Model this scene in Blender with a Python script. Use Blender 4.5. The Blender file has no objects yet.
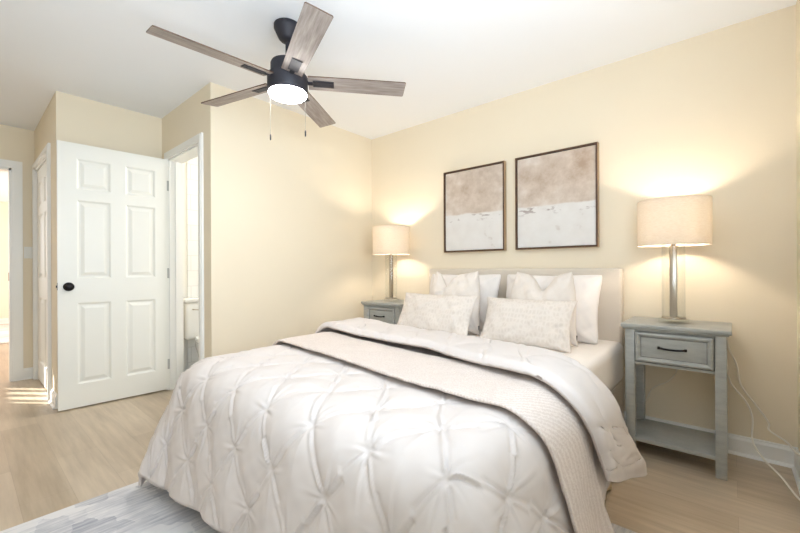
import bpy, bmesh, math, random
import numpy as np
from mathutils import Vector, Matrix, noise as mnoise

random.seed(7)
rng = np.random.default_rng(7)
scene = bpy.context.scene
COL = scene.collection
R = math.radians

# ------------------------------------------------------------------ camera
cam_data = bpy.data.cameras.new('camera')
cam_data.sensor_width = 36.0
cam_data.lens = 381.3 / 800.0 * 36.0
cam_data.shift_y = 2.7 / 800.0
cam_data.clip_start = 0.02
cam = bpy.data.objects.new('camera', cam_data)
cam.location = (-0.0242, 0.0047, 1.056)
cam.rotation_euler = (Matrix.Rotation(0.7129, 4, 'Z') @ Matrix.Rotation(R(90), 4, 'X') @ Matrix.Rotation(-0.0045, 4, 'Z')).to_euler()
COL.objects.link(cam)
scene.camera = cam

# ------------------------------------------------------------------ world
world = bpy.data.worlds.new('world')
scene.world = world
world.use_nodes = True
_wn = world.node_tree.nodes
_bg = _wn['Background']
_bg.inputs['Color'].default_value = (0.80, 0.90, 1.0, 1.0)
_bg.inputs['Strength'].default_value = 1.6

# ------------------------------------------------------------------ sun and window daylight
def sun_lamp():
    d = bpy.data.lights.new('sun', 'SUN')
    d.energy = 16.0
    d.angle = R(0.5)
    d.color = (1.0, 0.97, 0.93)
    o = bpy.data.objects.new('sun', d)
    v = Vector((0.785, 0.62, -math.tan(R(25)))).normalized()
    o.rotation_euler = v.to_track_quat('-Z', 'Y').to_euler()
    o.location = (-12, -6, 6)
    COL.objects.link(o)
sun_lamp()

def area(name, loc, aim, sx, sy, watts, color):
    d = bpy.data.lights.new(name, 'AREA')
    d.shape = 'RECTANGLE'
    d.size, d.size_y = sx, sy
    d.energy = watts
    d.color = color
    o = bpy.data.objects.new(name, d)
    o.location = loc
    v = (Vector(aim) - Vector(loc)).normalized()
    o.rotation_euler = v.to_track_quat('-Z', 'Y').to_euler()
    COL.objects.link(o)
    return o
DAY = (0.73, 0.86, 1.0)
area('daylight_side', (0.20, 0.30, 1.40), (-1.0, 0.60, 2.55), 1.7, 1.40, 60, DAY)
area('daylight_far_room', (-8.6, -1.92, 1.5), (-8.6, 0.0, 1.5), 3.0, 1.4, 90, (0.92, 0.96, 1.0))
area('bathroom_fill_light', (-3.35, 2.85, 2.1), (-3.7, 1.6, 0.9), 0.6, 0.15, 26, (0.90, 0.95, 1.0))  # unseen fill lamp added to brighten the bathroom, no real fixture behind it

# ------------------------------------------------------------------ view
scene.view_settings.view_transform = 'Standard'
scene.view_settings.look = 'None'
scene.view_settings.gamma = 1.0
scene.view_settings.use_curve_mapping = False
scene.view_settings.exposure = 0.26
scene.cycles.use_denoising = True
scene.cycles.max_bounces = 10
scene.cycles.diffuse_bounces = 6
scene.cycles.transparent_max_bounces = 12
scene.cycles.sample_clamp_indirect = 6.0

# ================================================================== materials
def lin(c):
    out = []
    for v in c:
        v = v / 255.0
        out.append(v / 12.92 if v <= 0.04045 else ((v + 0.055) / 1.055) ** 2.4)
    return out + [1.0]

class NT:
    def __init__(self, name):
        self.m = bpy.data.materials.new(name)
        self.m.use_nodes = True
        self.t = self.m.node_tree
        self.b = self.t.nodes['Principled BSDF']
    def n(self, typ, **kw):
        nd = self.t.nodes.new(typ)
        for k, v in kw.items():
            if hasattr(nd, k) and k not in nd.inputs:
                setattr(nd, k, v)
            else:
                nd.inputs[k].default_value = v
        return nd
    def l(self, a, b):
        self.t.links.new(a, b)
    def coord(self, scale=(1, 1, 1), kind='Object', rot=(0, 0, 0), loc=(0, 0, 0)):
        tc = self.n('ShaderNodeTexCoord')
        mp = self.n('ShaderNodeMapping')
        mp.inputs['Scale'].default_value = scale
        mp.inputs['Rotation'].default_value = rot
        mp.inputs['Location'].default_value = loc
        self.l(tc.outputs[kind], mp.inputs['Vector'])
        return mp.outputs['Vector']
    def ramp(self, fac, stops):
        r = self.n('ShaderNodeValToRGB')
        e = r.color_ramp.elements
        while len(e) < len(stops):
            e.new(0.5)
        for i, (p, c) in enumerate(stops):
            e[i].position = p
            e[i].color = c
        self.l(fac, r.inputs['Fac'])
        return r.outputs['Color']
    def mix(self, fac, a, b, mode='MIX'):
        m = self.n('ShaderNodeMix', data_type='RGBA', blend_type=mode)
        for val, idx in ((fac, 0), (a, 6), (b, 7)):
            if hasattr(val, 'is_output') or isinstance(val, bpy.types.NodeSocket):
                self.l(val, m.inputs[idx])
            else:
                m.inputs[idx].default_value = val
        return m.outputs[2]
    def bump(self, height, strength=0.3, dist=0.01):
        b = self.n('ShaderNodeBump')
        b.inputs['Strength'].default_value = strength
        b.inputs['Distance'].default_value = dist
        self.l(height, b.inputs['Height'])
        self.l(b.outputs['Normal'], self.b.inputs['Normal'])

def plain(name, rgb, rough=0.5, metal=0.0, var=0.0, vscale=8.0, bump=0.0, bscale=60.0, spec=None):
    t = NT(name)
    c = lin(rgb)
    t.b.inputs['Roughness'].default_value = rough
    t.b.inputs['Metallic'].default_value = metal
    if spec is not None:
        t.b.inputs['Specular IOR Level'].default_value = spec
    if var > 0:
        v = t.coord()
        nz = t.n('ShaderNodeTexNoise', Scale=vscale, Detail=4.0)
        t.l(v, nz.inputs['Vector'])
        lo = [x * (1 - var) for x in c[:3]] + [1]
        hi = [min(1, x * (1 + var)) for x in c[:3]] + [1]
        t.l(t.ramp(nz.outputs['Fac'], [(0.3, lo), (0.7, hi)]), t.b.inputs['Base Color'])
    else:
        t.b.inputs['Base Color'].default_value = c
    if bump > 0:
        v = t.coord()
        nz = t.n('ShaderNodeTexNoise', Scale=bscale, Detail=3.0)
        t.l(v, nz.inputs['Vector'])
        t.bump(nz.outputs['Fac'], bump, 0.002)
    return t.m

M = {}
M['wall'] = plain('cream_wall_paint', (234, 222, 199), 0.85, var=0.012, vscale=2.0, bump=0.08, bscale=220)
M['far_wall'] = plain('peach_wall_paint', (246, 226, 204), 0.85)
M['ceiling'] = plain('white_ceiling_paint', (242, 244, 247), 0.9, bump=0.06, bscale=160)
M['trim'] = plain('white_trim_paint', (238, 237, 233), 0.35)
M['door'] = plain('white_door_paint', (236, 235, 228), 0.38, var=0.008, vscale=3)
M['black_metal'] = plain('dark_bronze_metal', (34, 32, 34), 0.38, 0.7)
M['fan_metal'] = plain('fan_black_metal', (44, 43, 50), 0.55, 0.2)
M['nickel'] = plain('brushed_nickel', (188, 178, 164), 0.30, 1.0)
M['hinge'] = plain('satin_nickel_hinge', (176, 176, 172), 0.4, 0.1)
M['plastic'] = plain('white_plastic', (235, 233, 226), 0.4)
M['cord'] = plain('white_cord_rubber', (238, 232, 220), 0.5)
M['porcelain'] = plain('white_porcelain', (240, 240, 238), 0.12)
M['tag'] = plain('dark_tag', (45, 42, 44), 0.7)
M['sheet'] = plain('white_cotton_sheet', (234, 228, 222), 0.9, var=0.01, bump=0.15, bscale=30)
M['skirt'] = plain('cream_bed_skirt_cloth', (226, 206, 172), 0.9, bump=0.2, bscale=120)
M['upholstery'] = plain('light_linen_upholstery', (214, 203, 188), 0.92, var=0.02, vscale=300, bump=0.25, bscale=500)
M['pillow_white'] = plain('white_pillow_cotton', (232, 225, 219), 0.92, var=0.01, vscale=4, bump=0.2, bscale=26)
M['pillow_cream'] = plain('cream_linen_pillow', (224, 214, 204), 0.95, var=0.03, vscale=240, bump=0.3, bscale=300)
M['comforter'] = plain('white_comforter_cotton', (213, 204, 198), 0.9, bump=0.12, bscale=18)

def mat_glass():
    t = NT('clear_glass')
    nt = t.t
    tr = t.n('ShaderNodeBsdfTransparent')
    tr.inputs['Color'].default_value = (0.98, 0.985, 0.98, 1)
    gl = t.n('ShaderNodeBsdfGlossy')
    gl.inputs['Roughness'].default_value = 0.03
    fr = t.n('ShaderNodeLayerWeight', Blend=0.18)
    mr = t.n('ShaderNodeMapRange')
    mr.inputs['To Min'].default_value = 0.02
    mr.inputs['To Max'].default_value = 0.22
    t.l(fr.outputs['Facing'], mr.inputs['Value'])
    mx = t.n('ShaderNodeMixShader')
    t.l(mr.outputs[0], mx.inputs[0]); t.l(tr.outputs[0], mx.inputs[1]); t.l(gl.outputs[0], mx.inputs[2])
    t.l(mx.outputs[0], nt.nodes['Material Output'].inputs['Surface'])
    return t.m
M['glass'] = mat_glass()

def mat_emit(name, rgb, strength):
    t = NT(name)
    t.b.inputs['Base Color'].default_value = (0.9, 0.9, 0.9, 1)
    t.b.inputs['Emission Color'].default_value = tuple(rgb) + (1,)
    t.b.inputs['Emission Strength'].default_value = strength
    return t.m
M['bulb'] = mat_emit('warm_bulb_glow', (1.0, 0.84, 0.68), 205.0)
M['fan_light'] = mat_emit('fan_light_diffuser', (1.0, 0.97, 0.93), 60.0)

def mat_shade():
    t = NT('linen_lamp_shade')
    v = t.coord()
    w1 = t.n('ShaderNodeTexNoise', Scale=1.0, Detail=2.0)
    mp = t.coord(scale=(60, 60, 420))
    t.l(mp, w1.inputs['Vector'])
    col = t.ramp(w1.outputs['Fac'], [(0.3, lin((240, 231, 218))), (0.7, lin((250, 244, 234)))])
    df = t.n('ShaderNodeBsdfDiffuse'); tl = t.n('ShaderNodeBsdfTranslucent')
    t.l(col, df.inputs['Color']); t.l(col, tl.inputs['Color'])
    mx = t.n('ShaderNodeMixShader'); mx.inputs[0].default_value = 0.6
    t.l(df.outputs[0], mx.inputs[1]); t.l(tl.outputs[0], mx.inputs[2])
    t.l(mx.outputs[0], t.t.nodes['Material Output'].inputs['Surface'])
    return t.m
M['shade'] = mat_shade()

def mat_floor():
    t = NT('light_oak_plank_floor')
    v = t.coord()
    br = t.n('ShaderNodeTexBrick', offset=0.37, offset_frequency=2)
    br.inputs['Scale'].default_value = 1.0
    br.inputs['Brick Width'].default_value = 1.22
    br.inputs['Row Height'].default_value = 0.18
    br.inputs['Mortar Size'].default_value = 0.0007
    br.inputs['Mortar Smooth'].default_value = 0.3
    br.inputs['Color1'].default_value = lin((201, 184, 161))
    br.inputs['Color2'].default_value = lin((187, 169, 145))
    br.inputs['Mortar'].default_value = lin((170, 153, 132))
    t.l(v, br.inputs['Vector'])
    g = t.n('ShaderNodeTexNoise', Scale=1.0, Detail=6.0, Roughness=0.6)
    t.l(t.coord(scale=(2.2, 26, 1)), g.inputs['Vector'])
    gc = t.ramp(g.outputs['Fac'], [(0.3, (0.80, 0.78, 0.75, 1)), (0.68, (1.06, 1.06, 1.06, 1))])
    b = t.n('ShaderNodeTexNoise', Scale=1.0, Detail=3.0)
    t.l(t.coord(scale=(1.1, 4.0, 1)), b.inputs['Vector'])
    bc = t.ramp(b.outputs['Fac'], [(0.3, (0.90, 0.89, 0.88, 1)), (0.7, (1.05, 1.05, 1.05, 1))])
    c = t.mix(1.0, br.outputs['Color'], gc, 'MULTIPLY')
    c = t.mix(1.0, c, bc, 'MULTIPLY')
    t.l(c, t.b.inputs['Base Color'])
    t.b.inputs['Roughness'].default_value = 0.32
    t.bump(g.outputs['Fac'], 0.06, 0.002)
    return t.m
M['floor'] = mat_floor()

def mat_rug(name, dark, light, s=1.0):
    t = NT(name)
    st = t.n('ShaderNodeTexNoise', Scale=1.0, Detail=5.0, Roughness=0.7)
    t.l(t.coord(scale=(70 * s, 5 * s, 1)), st.inputs['Vector'])
    base = t.coord()
    wob = t.n('ShaderNodeTexNoise', Scale=9.0, Detail=4.0)
    t.l(base, wob.inputs['Vector'])
    cv = t.mix(0.10, base, wob.outputs['Color'], 'ADD')
    bl = t.n('ShaderNodeTexVoronoi', distance='CHEBYCHEV', Scale=7.5, Randomness=0.75)
    t.l(cv, bl.inputs['Vector'])
    big = t.n('ShaderNodeTexNoise', Scale=3.2, Detail=4.0)
    t.l(base, big.inputs['Vector'])
    m1 = t.mix(0.22, st.outputs['Color'], bl.outputs['Color'])
    m2 = t.mix(0.45, m1, big.outputs['Color'])
    bw = t.n('ShaderNodeRGBToBW'); t.l(m2, bw.inputs[0])
    t.l(t.ramp(bw.outputs[0], [(0.36, lin(dark)), (0.53, lin(light))]), t.b.inputs['Base Color'])
    t.b.inputs['Roughness'].default_value = 0.97
    t.b.inputs['Specular IOR Level'].default_value = 0.1
    t.bump(st.outputs['Fac'], 0.5, 0.004)
    return t.m
M['rug'] = mat_rug('distressed_grey_rug', (158, 159, 168), (224, 221, 220))
M['far_rug'] = mat_rug('pale_patterned_rug', (196, 178, 168), (240, 232, 226), 0.6)

def mat_blanket():
    t = NT('beige_quilted_cotton')
    v = t.coord()
    w = t.n('ShaderNodeTexWave', wave_type='BANDS', bands_direction='X', wave_profile='SIN')
    w.inputs['Scale'].default_value = 26.0
    w.inputs['Distortion'].default_value = 5.0
    w.inputs['Detail'].default_value = 1.0
    w.inputs['Detail Scale'].default_value = 6.0
    t.l(t.coord(rot=(0, 0, R(28))), w.inputs['Vector'])
    c = t.ramp(w.outputs['Fac'], [(0.2, lin((214, 200, 190))), (0.8, lin((226, 214, 205)))])
    t.l(c, t.b.inputs['Base Color'])
    t.b.inputs['Roughness'].default_value = 0.93
    t.bump(w.outputs['Fac'], 0.35, 0.004)
    return t.m
M['blanket'] = mat_blanket()

def mat_damask():
    t = NT('beige_damask_cloth')
    v = t.coord(scale=(46, 46, 30))
    vo = t.n('ShaderNodeTexVoronoi', feature='DISTANCE_TO_EDGE', Scale=1.0, Randomness=0.55)
    nz = t.n('ShaderNodeTexNoise', Scale=1.5, Detail=2.0)
    t.l(v, nz.inputs['Vector'])
    vv = t.mix(0.35, v, nz.outputs['Color'], 'ADD')
    t.l(vv, vo.inputs['Vector'])
    c = t.ramp(vo.outputs['Distance'], [(0.05, lin((221, 211, 201))), (0.32, lin((213, 202, 191)))])
    t.l(c, t.b.inputs['Base Color'])
    t.b.inputs['Roughness'].default_value = 0.95
    t.bump(vo.outputs['Distance'], 0.35, 0.003)
    return t.m
M['damask'] = mat_damask()

def mat_wood(name, a, b, stretch, rough=0.5):
    t = NT(name)
    g = t.n('ShaderNodeTexNoise', Scale=1.0, Detail=6.0, Roughness=0.65)
    t.l(t.coord(scale=stretch), g.inputs['Vector'])
    t.l(t.ramp(g.outputs['Fac'], [(0.32, lin(a)), (0.68, lin(b))]), t.b.inputs['Base Color'])
    t.b.inputs['Roughness'].default_value = rough
    return t.m
M['blade'] = mat_wood('greyed_wood_blade', (126, 115, 109), (174, 163, 156), (5, 60, 20), 0.5)
M['frame'] = mat_wood('dark_walnut_frame', (72, 48, 33), (98, 70, 49), (30, 30, 30), 0.45)
M['frame_edge'] = plain('champagne_frame_edge', (176, 150, 118), 0.45, 0.25)
M['leg_wood'] = plain('dark_bed_leg', (32, 27, 25), 0.5)

def mat_greypaint():
    t = NT('weathered_grey_paint')
    g = t.n('ShaderNodeTexNoise', Scale=1.0, Detail=6.0, Roughness=0.7)
    t.l(t.coord(scale=(9, 9, 40)), g.inputs['Vector'])
    t.l(t.ramp(g.outputs['Fac'], [(0.25, lin((143, 145, 141))), (0.62, lin((167, 168, 163))), (0.9, lin((185, 184, 177)))]), t.b.inputs['Base Color'])
    t.b.inputs['Roughness'].default_value = 0.32
    t.bump(g.outputs['Fac'], 0.08, 0.002)
    return t.m
M['grey_paint'] = mat_greypaint()
M['grey_glaze'] = plain('dark_grey_glaze', (104, 106, 103), 0.5)

def mat_canvas(name, seed):
    t = NT(name)
    tc = t.n('ShaderNodeTexCoord')
    sep = t.n('ShaderNodeSeparateXYZ')
    t.l(tc.outputs['Generated'], sep.inputs[0])
    base = t.coord(loc=(seed, seed * 2.3, 0))
    n1 = t.n('ShaderNodeTexNoise', Scale=7.0, Detail=9.0, Roughness=0.68)
    t.l(base, n1.inputs['Vector'])
    n2 = t.n('ShaderNodeTexNoise', Scale=2.6, Detail=4.0)
    t.l(base, n2.inputs['Vector'])
    mot = t.mix(0.5, n1.outputs['Color'], n2.outputs['Color'])
    bw = t.n('ShaderNodeRGBToBW'); t.l(mot, bw.inputs[0])
    top = t.ramp(bw.outputs[0], [(0.38, lin((172, 150, 130))), (0.5, lin((205, 190, 175))), (0.60, lin((226, 218, 210)))])
    n3 = t.n('ShaderNodeTexNoise', Scale=13.0, Detail=5.0)
    t.l(base, n3.inputs['Vector'])
    low = t.ramp(n3.outputs['Fac'], [(0.22, lin((200, 190, 182))), (0.34, lin((220, 216, 211))), (0.8, lin((226, 223, 219)))])
    # edge of the white field, slightly ragged
    nl = t.n('ShaderNodeTexNoise', Scale=6.0, Detail=6.0)
    t.l(base, nl.inputs['Vector'])
    ma = t.n('ShaderNodeMath', operation='MULTIPLY_ADD')
    t.l(nl.outputs['Fac'], ma.inputs[0]); ma.inputs[1].default_value = 0.05
    t.l(sep.outputs['Z'], ma.inputs[2])
    f = t.ramp(ma.outputs[0], [(0.468, (0, 0, 0, 1)), (0.486, (1, 1, 1, 1))])
    # dark flecks in a band under the edge
    nf = t.n('ShaderNodeTexNoise', Scale=1.0, Detail=3.0)
    t.l(t.coord(scale=(14, 14, 34), loc=(seed, 0, seed)), nf.inputs['Vector'])
    fl = t.ramp(nf.outputs['Fac'], [(0.60, (0, 0, 0, 1)), (0.68, (1, 1, 1, 1))])
    band = t.ramp(sep.outputs['Z'], [(0.34, (0, 0, 0, 1)), (0.40, (1, 1, 1, 1)), (0.43, (1, 1, 1, 1)), (0.45, (0, 0, 0, 1))])
    fm = t.mix(1.0, fl, band, 'MULTIPLY')
    low2 = t.mix(fm, low, lin((168, 156, 150)))
    c = t.mix(f, low2, top)
    t.l(c, t.b.inputs['Base Color'])
    t.b.inputs['Roughness'].default_value = 0.8
    return t.m

def mat_tile():
    t = NT('white_subway_tile')
    br = t.n('ShaderNodeTexBrick', offset=0.5)
    br.inputs['Scale'].default_value = 1.0
    br.inputs['Brick Width'].default_value = 0.30
    br.inputs['Row Height'].default_value = 0.15
    br.inputs['Mortar Size'].default_value = 0.004
    br.inputs['Color1'].default_value = lin((240, 240, 238))
    br.inputs['Color2'].default_value = lin((236, 236, 234))
    br.inputs['Mortar'].default_value = lin((224, 224, 222))
    tc = t.n('ShaderNodeTexCoord'); sp = t.n('ShaderNodeSeparateXYZ'); cb = t.n('ShaderNodeCombineXYZ')
    t.l(tc.outputs['Object'], sp.inputs[0])
    t.l(sp.outputs['Y'], cb.inputs['X']); t.l(sp.outputs['Z'], cb.inputs['Y'])
    t.l(cb.outputs[0], br.inputs['Vector'])
    t.l(br.outputs['Color'], t.b.inputs['Base Color'])
    t.b.inputs['Roughness'].default_value = 0.15
    return t.m
M['tile'] = mat_tile()
M['bath_floor'] = plain('pale_marble_floor', (222, 222, 220), 0.25, var=0.05, vscale=5)

# ================================================================== mesh helpers
def bx(bm, x0, x1, y0, y1, z0, z1, bevel=0.0, seg=2):
    r = bmesh.ops.create_cube(bm, size=1.0)
    vs = r['verts']
    for v in vs:
        v.co.x = x0 + (v.co.x + 0.5) * (x1 - x0)
        v.co.y = y0 + (v.co.y + 0.5) * (y1 - y0)
        v.co.z = z0 + (v.co.z + 0.5) * (z1 - z0)
    if bevel > 0:
        es = list({e for v in vs for e in v.link_edges})
        bmesh.ops.bevel(bm, geom=es, offset=bevel, segments=seg, profile=0.5, affect='EDGES')

def lathe(bm, prof, seg=40, cx=0, cy=0, close=False):
    """prof: list of (radius, z)"""
    rings = []
    for r, z in prof:
        if r < 1e-6:
            rings.append([bm.verts.new((cx, cy, z))])
        else:
            rings.append([bm.verts.new((cx + r * math.cos(2 * math.pi * k / seg), cy + r * math.sin(2 * math.pi * k / seg), z)) for k in range(seg)])
    pairs = list(zip(rings[:-1], rings[1:]))
    if close:
        pairs.append((rings[-1], rings[0]))
    for a, b in pairs:
        for k in range(seg):
            k2 = (k + 1) % seg
            if len(a) == 1 and len(b) == 1:
                continue
            if len(a) == 1:
                bm.faces.new((a[0], b[k], b[k2]))
            elif len(b) == 1:
                bm.faces.new((a[k], b[0], a[k2]))
            else:
                bm.faces.new((a[k], b[k], b[k2], a[k2]))

def tube(bm, pts, rad, seg=10, sub=6):
    """smooth tube through points (Catmull-Rom)"""
    P = [Vector(p) for p in pts]
    path = []
    n = len(P)
    for i in range(n - 1):
        p0 = P[max(i - 1, 0)]; p1 = P[i]; p2 = P[i + 1]; p3 = P[min(i + 2, n - 1)]
        for s in range(sub):
            t = s / sub
            path.append(0.5 * ((2 * p1) + (-p0 + p2) * t + (2 * p0 - 5 * p1 + 4 * p2 - p3) * t * t + (-p0 + 3 * p1 - 3 * p2 + p3) * t ** 3))
    path.append(P[-1])
    rings = []
    up = Vector((0, 0, 1))
    for i, p in enumerate(path):
        d = (path[min(i + 1, len(path) - 1)] - path[max(i - 1, 0)]).normalized()
        u = up if abs(d.z) < 0.9 else Vector((1, 0, 0))
        a = d.cross(u).normalized(); b = a.cross(d).normalized()
        rings.append([bm.verts.new(p + rad * (math.cos(2 * math.pi * k / seg) * a + math.sin(2 * math.pi * k / seg) * b)) for k in range(seg)])
    for a, b in zip(rings[:-1], rings[1:]):
        for k in range(seg):
            bm.faces.new((a[k], a[(k + 1) % seg], b[(k + 1) % seg], b[k]))
    bm.faces.new(rings[0][::-1]); bm.faces.new(rings[-1])

def obj(name, bm, mat, parent=None, smooth=False, angle=None):
    bmesh.ops.recalc_face_normals(bm, faces=bm.faces[:])
    me = bpy.data.meshes.new(name)
    bm.to_mesh(me); bm.free()
    me.materials.append(mat)
    if smooth:
        me.polygons.foreach_set('use_smooth', [True] * len(me.polygons))
        if angle:
            me.set_sharp_from_angle(angle=R(angle))
    o = bpy.data.objects.new(name, me)
    COL.objects.link(o)
    if parent is not None:
        o.parent = parent
    return o

def grid_obj(name, V, mat, parent=None):
    """V: array rows x cols x 3 -> smooth quad sheet"""
    nr, nc = V.shape[:2]
    me = bpy.data.meshes.new(name)
    idx = np.arange(nr * nc).reshape(nr, nc)
    q = np.stack([idx[:-1, :-1], idx[:-1, 1:], idx[1:, 1:], idx[1:, :-1]], -1).reshape(-1, 4)
    me.vertices.add(nr * nc)
    me.vertices.foreach_set('co', V.astype(np.float32).ravel())
    me.loops.add(q.size)
    me.loops.foreach_set('vertex_index', q.astype(np.int32).ravel())
    me.polygons.add(len(q))
    me.polygons.foreach_set('loop_start', np.arange(0, q.size, 4, dtype=np.int32))
    me.update(calc_edges=True)
    me.validate()
    me.polygons.foreach_set('use_smooth', [True] * len(me.polygons))
    me.materials.append(mat)
    o = bpy.data.objects.new(name, me)
    COL.objects.link(o)
    if parent is not None:
        o.parent = parent
    return o

def tag(o, label, cat, group=None):
    o['label'] = label; o['category'] = cat
    if group:
        o['group'] = group
    return o

def thing(name, label, cat, loc=(0, 0, 0), rot=(0, 0, 0), group=None):
    o = bpy.data.objects.new(name, None)
    o.empty_display_size = 0.1
    o.location = loc; o.rotation_euler = rot
    COL.objects.link(o)
    return tag(o, label, cat, group)

def struct(o, label=None):
    o['kind'] = 'structure'
    if label:
        o['label'] = label
    return o

def dup(root, loc, label, rot=None):
    r = root.copy(); COL.objects.link(r); r.location = loc; r['label'] = label
    if rot is not None:
        r.rotation_euler = rot
    for ch in list(root.children):
        c = ch.copy(); COL.objects.link(c); c.parent = r
        for g in ch.children:
            d = g.copy(); COL.objects.link(d); d.parent = c
    return r

def boxes(name, mat, lst, parent=None, bevel=0.0, smooth=False):
    bm = bmesh.new()
    for b in lst:
        bx(bm, *b, bevel=bevel)
    return obj(name, bm, mat, parent, smooth, 40 if smooth else None)

# ================================================================== room shell
CE = 2.44
YB, XA, XE, YS = 2.89, -2.91, 0.244, -1.60       # headboard wall, left wall, east wall, south wall
Y3, X2, Y4, X5 = 1.219, -3.937, 0.496, -5.22     # bathroom wall, alcove wall, closet wall, hall wall
T = 0.11

struct(boxes('floor', M['floor'], [(-11.2, XE + T, -2.1, YB + 0.25, -0.06, 0.0)]), 'light oak plank floor')
struct(boxes('ceiling', M['ceiling'], [(-11.2, XE + T, -2.1, YB + 0.25, CE, CE + 0.06)]), 'white ceiling')
struct(boxes('wall_headboard', M['wall'], [(-4.3, XE + T, YB, YB + T, 0, CE)]), 'cream wall behind the bed')
struct(boxes('wall_left', M['wall'], [(XA - T, XA, Y3, YB, 0, CE)]), 'cream wall to the left of the bed')
# bathroom wall with door opening
OX0, OX1, OH = -3.77, -3.10, 2.035
struct(boxes('wall_bathroom', M['wall'], [(X2, OX0, Y3, Y3 + T, 0, CE), (OX1, XA - T, Y3, Y3 + T, 0, CE), (OX0, OX1, Y3, Y3 + T, OH, CE)]), 'cream wall around the bathroom door')
struct(boxes('wall_alcove', M['wall'], [(X2 - T, X2, Y4 + T, Y3 + T, 0, CE)]), 'cream wall behind the open door')
# closet wall with opening
CX0, CX1 = -5.13, -4.27
struct(boxes('wall_closet', M['wall'], [(X5 + 0.0, CX0, Y4, Y4 + T, 0, CE), (CX1, X2, Y4, Y4 + T, 0, CE), (CX0, CX1, Y4, Y4 + T, OH, CE)]), 'cream wall around the closet door')
struct(boxes('wall_closet_back', M['wall'], [(X5, X2 - T, 1.20, 1.24, 0, CE)]), 'closet back wall')
# hall wall with doorway
HY0, HY1 = -0.50, 0.335
struct(boxes('wall_hall', M['wall'], [(X5 - T, X5, HY1, 1.24, 0, CE), (X5 - T, X5, YS - T, HY0, 0, CE), (X5 - T, X5, HY0, HY1, OH, CE)]), 'cream wall with doorway to the next room')
# east wall with window, south wall with windows
WZ0, WZ1 = 0.78, 2.12
EY0, EY1 = -0.60, 1.20
struct(boxes('wall_east', M['wall'], [(XE, XE + T, EY1, YB, 0, CE), (XE, XE + T, YS - T, EY0, 0, CE), (XE, XE + T, EY0, EY1, 0, WZ0), (XE, XE + T, EY0, EY1, WZ1, CE)]), 'cream wall at the right')
struct(boxes('wall_south', M['wall'], [(X5, XE, YS - T, YS, 0, CE)]), 'cream wall behind the camera')

def window(name, x0, x1, y0, y1, z0, z1, along):
    """sash window filling a wall opening; along = 'x' or 'y'"""
    root = bpy.data.objects.new(name, None); COL.objects.link(root)
    struct(root, 'white sash window')
    f = bmesh.new(); w = 0.045
    if along == 'x':
        root.location = ((x0 + x1) / 2, (y0 + y1) / 2, z0)
        h, L = z1 - z0, (x1 - x0)
        bars = [(-L / 2, -L / 2 + w, -.03, .03, 0, h), (L / 2 - w, L / 2, -.03, .03, 0, h), (-L / 2, L / 2, -.03, .03, 0, w), (-L / 2, L / 2, -.03, .03, h - w, h), (-L / 2, L / 2, -.025, .025, h / 2 - .025, h / 2 + .025), (-.03, .03, -.028, .028, 0, h)]
        pane = (-L / 2 + .02, L / 2 - .02, -.003, .003, .02, h - .02)
    else:
        root.location = ((x0 + x1) / 2, (y0 + y1) / 2, z0)
        h, L = z1 - z0, (y1 - y0)
        bars = [(-.03, .03, -L / 2, -L / 2 + w, 0, h), (-.03, .03, L / 2 - w, L / 2, 0, h), (-.03, .03, -L / 2, L / 2, 0, w), (-.03, .03, -L / 2, L / 2, h - w, h), (-.025, .025, -L / 2, L / 2, h / 2 - .025, h / 2 + .025)]
        pane = (-.003, .003, -L / 2 + .02, L / 2 - .02, .02, h - .02)
    for b in bars:
        bx(f, *b)
    obj('window_frame', f, M['trim'], root)
    p = bmesh.new(); bx(p, *pane)
    obj('window_pane', p, M['glass'], root)
window('window_1', XE, XE + T, EY0, EY1, WZ0, WZ1, 'y')

# far room beyond the hall doorway (its south window lets the sun in through the doorway)
FX0, FX1 = -8.0, -6.2     # sun window in the far room
FZ0, FZ1 = 1.2, 2.2
struct(boxes('wall_far_room_end', M['far_wall'], [(-11.1, -11.0, -2.0, 2.0, 0, CE)]), 'peach wall of the far room')
struct(boxes('wall_far_room_side', M['far_wall'], [(-11.0, X5 - T, 2.0, 2.1, 0, CE)]), 'side wall of the far room')
FW = [(-7.58, -6.62)]
struct(boxes('wall_far_room_front', M['far_wall'], [(-11.0, FX0, -2.1, -2.0, 0, CE), (FX1, X5 - T, -2.1, -2.0, 0, CE), (FX0, FX1, -2.1, -2.0, 0, FZ0), (FX0, FX1, -2.1, -2.0, FZ1, CE)]), 'front wall of the far room')
def muntin_window():
    root = bpy.data.objects.new('window_2', None); COL.objects.link(root)
    root.location = (0, -2.05, 0); struct(root, 'white muntined window of the far room')
    f = bmesh.new()
    bx(f, FX0, FX0 + .05, -.03, .03, FZ0, FZ1); bx(f, FX1 - .05, FX1, -.03, .03, FZ0, FZ1)
    bx(f, FX0, FX1, -.03, .03, FZ0, FZ0 + .05); bx(f, FX0, FX1, -.03, .03, FZ1 - .05, FZ1)
    bx(f, FX0, FX1, -.03, .03, 1.67, 1.73)
    for k in range(1, 9):
        x = FX0 + (FX1 - FX0) * k / 9
        bx(f, x - .03, x + .03, -.015, .015, FZ0, FZ1)
    obj('window_frame', f, M['trim'], root)
    p = bmesh.new(); bx(p, FX0 + .02, FX1 - .02, -.003, .003, FZ0 + .02, FZ1 - .02)
    obj('window_pane', p, M['glass'], root)
muntin_window()

# bathroom shell
struct(boxes('wall_bathroom_side', M['trim'], [(-4.16, -4.05, Y3 + T, YB, 0, CE)]), 'white bathroom wall')
struct(boxes('wall_bathroom_tile', M['tile'], [(-4.05, -4.04, 1.47, YB, 0, CE)]), 'white tiled bathroom wall')
struct(boxes('floor_bathroom', M['bath_floor'], [(-4.05, XA - T, Y3 + 0.06, YB, 0.0, 0.006)]), 'pale bathroom floor')

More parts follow.
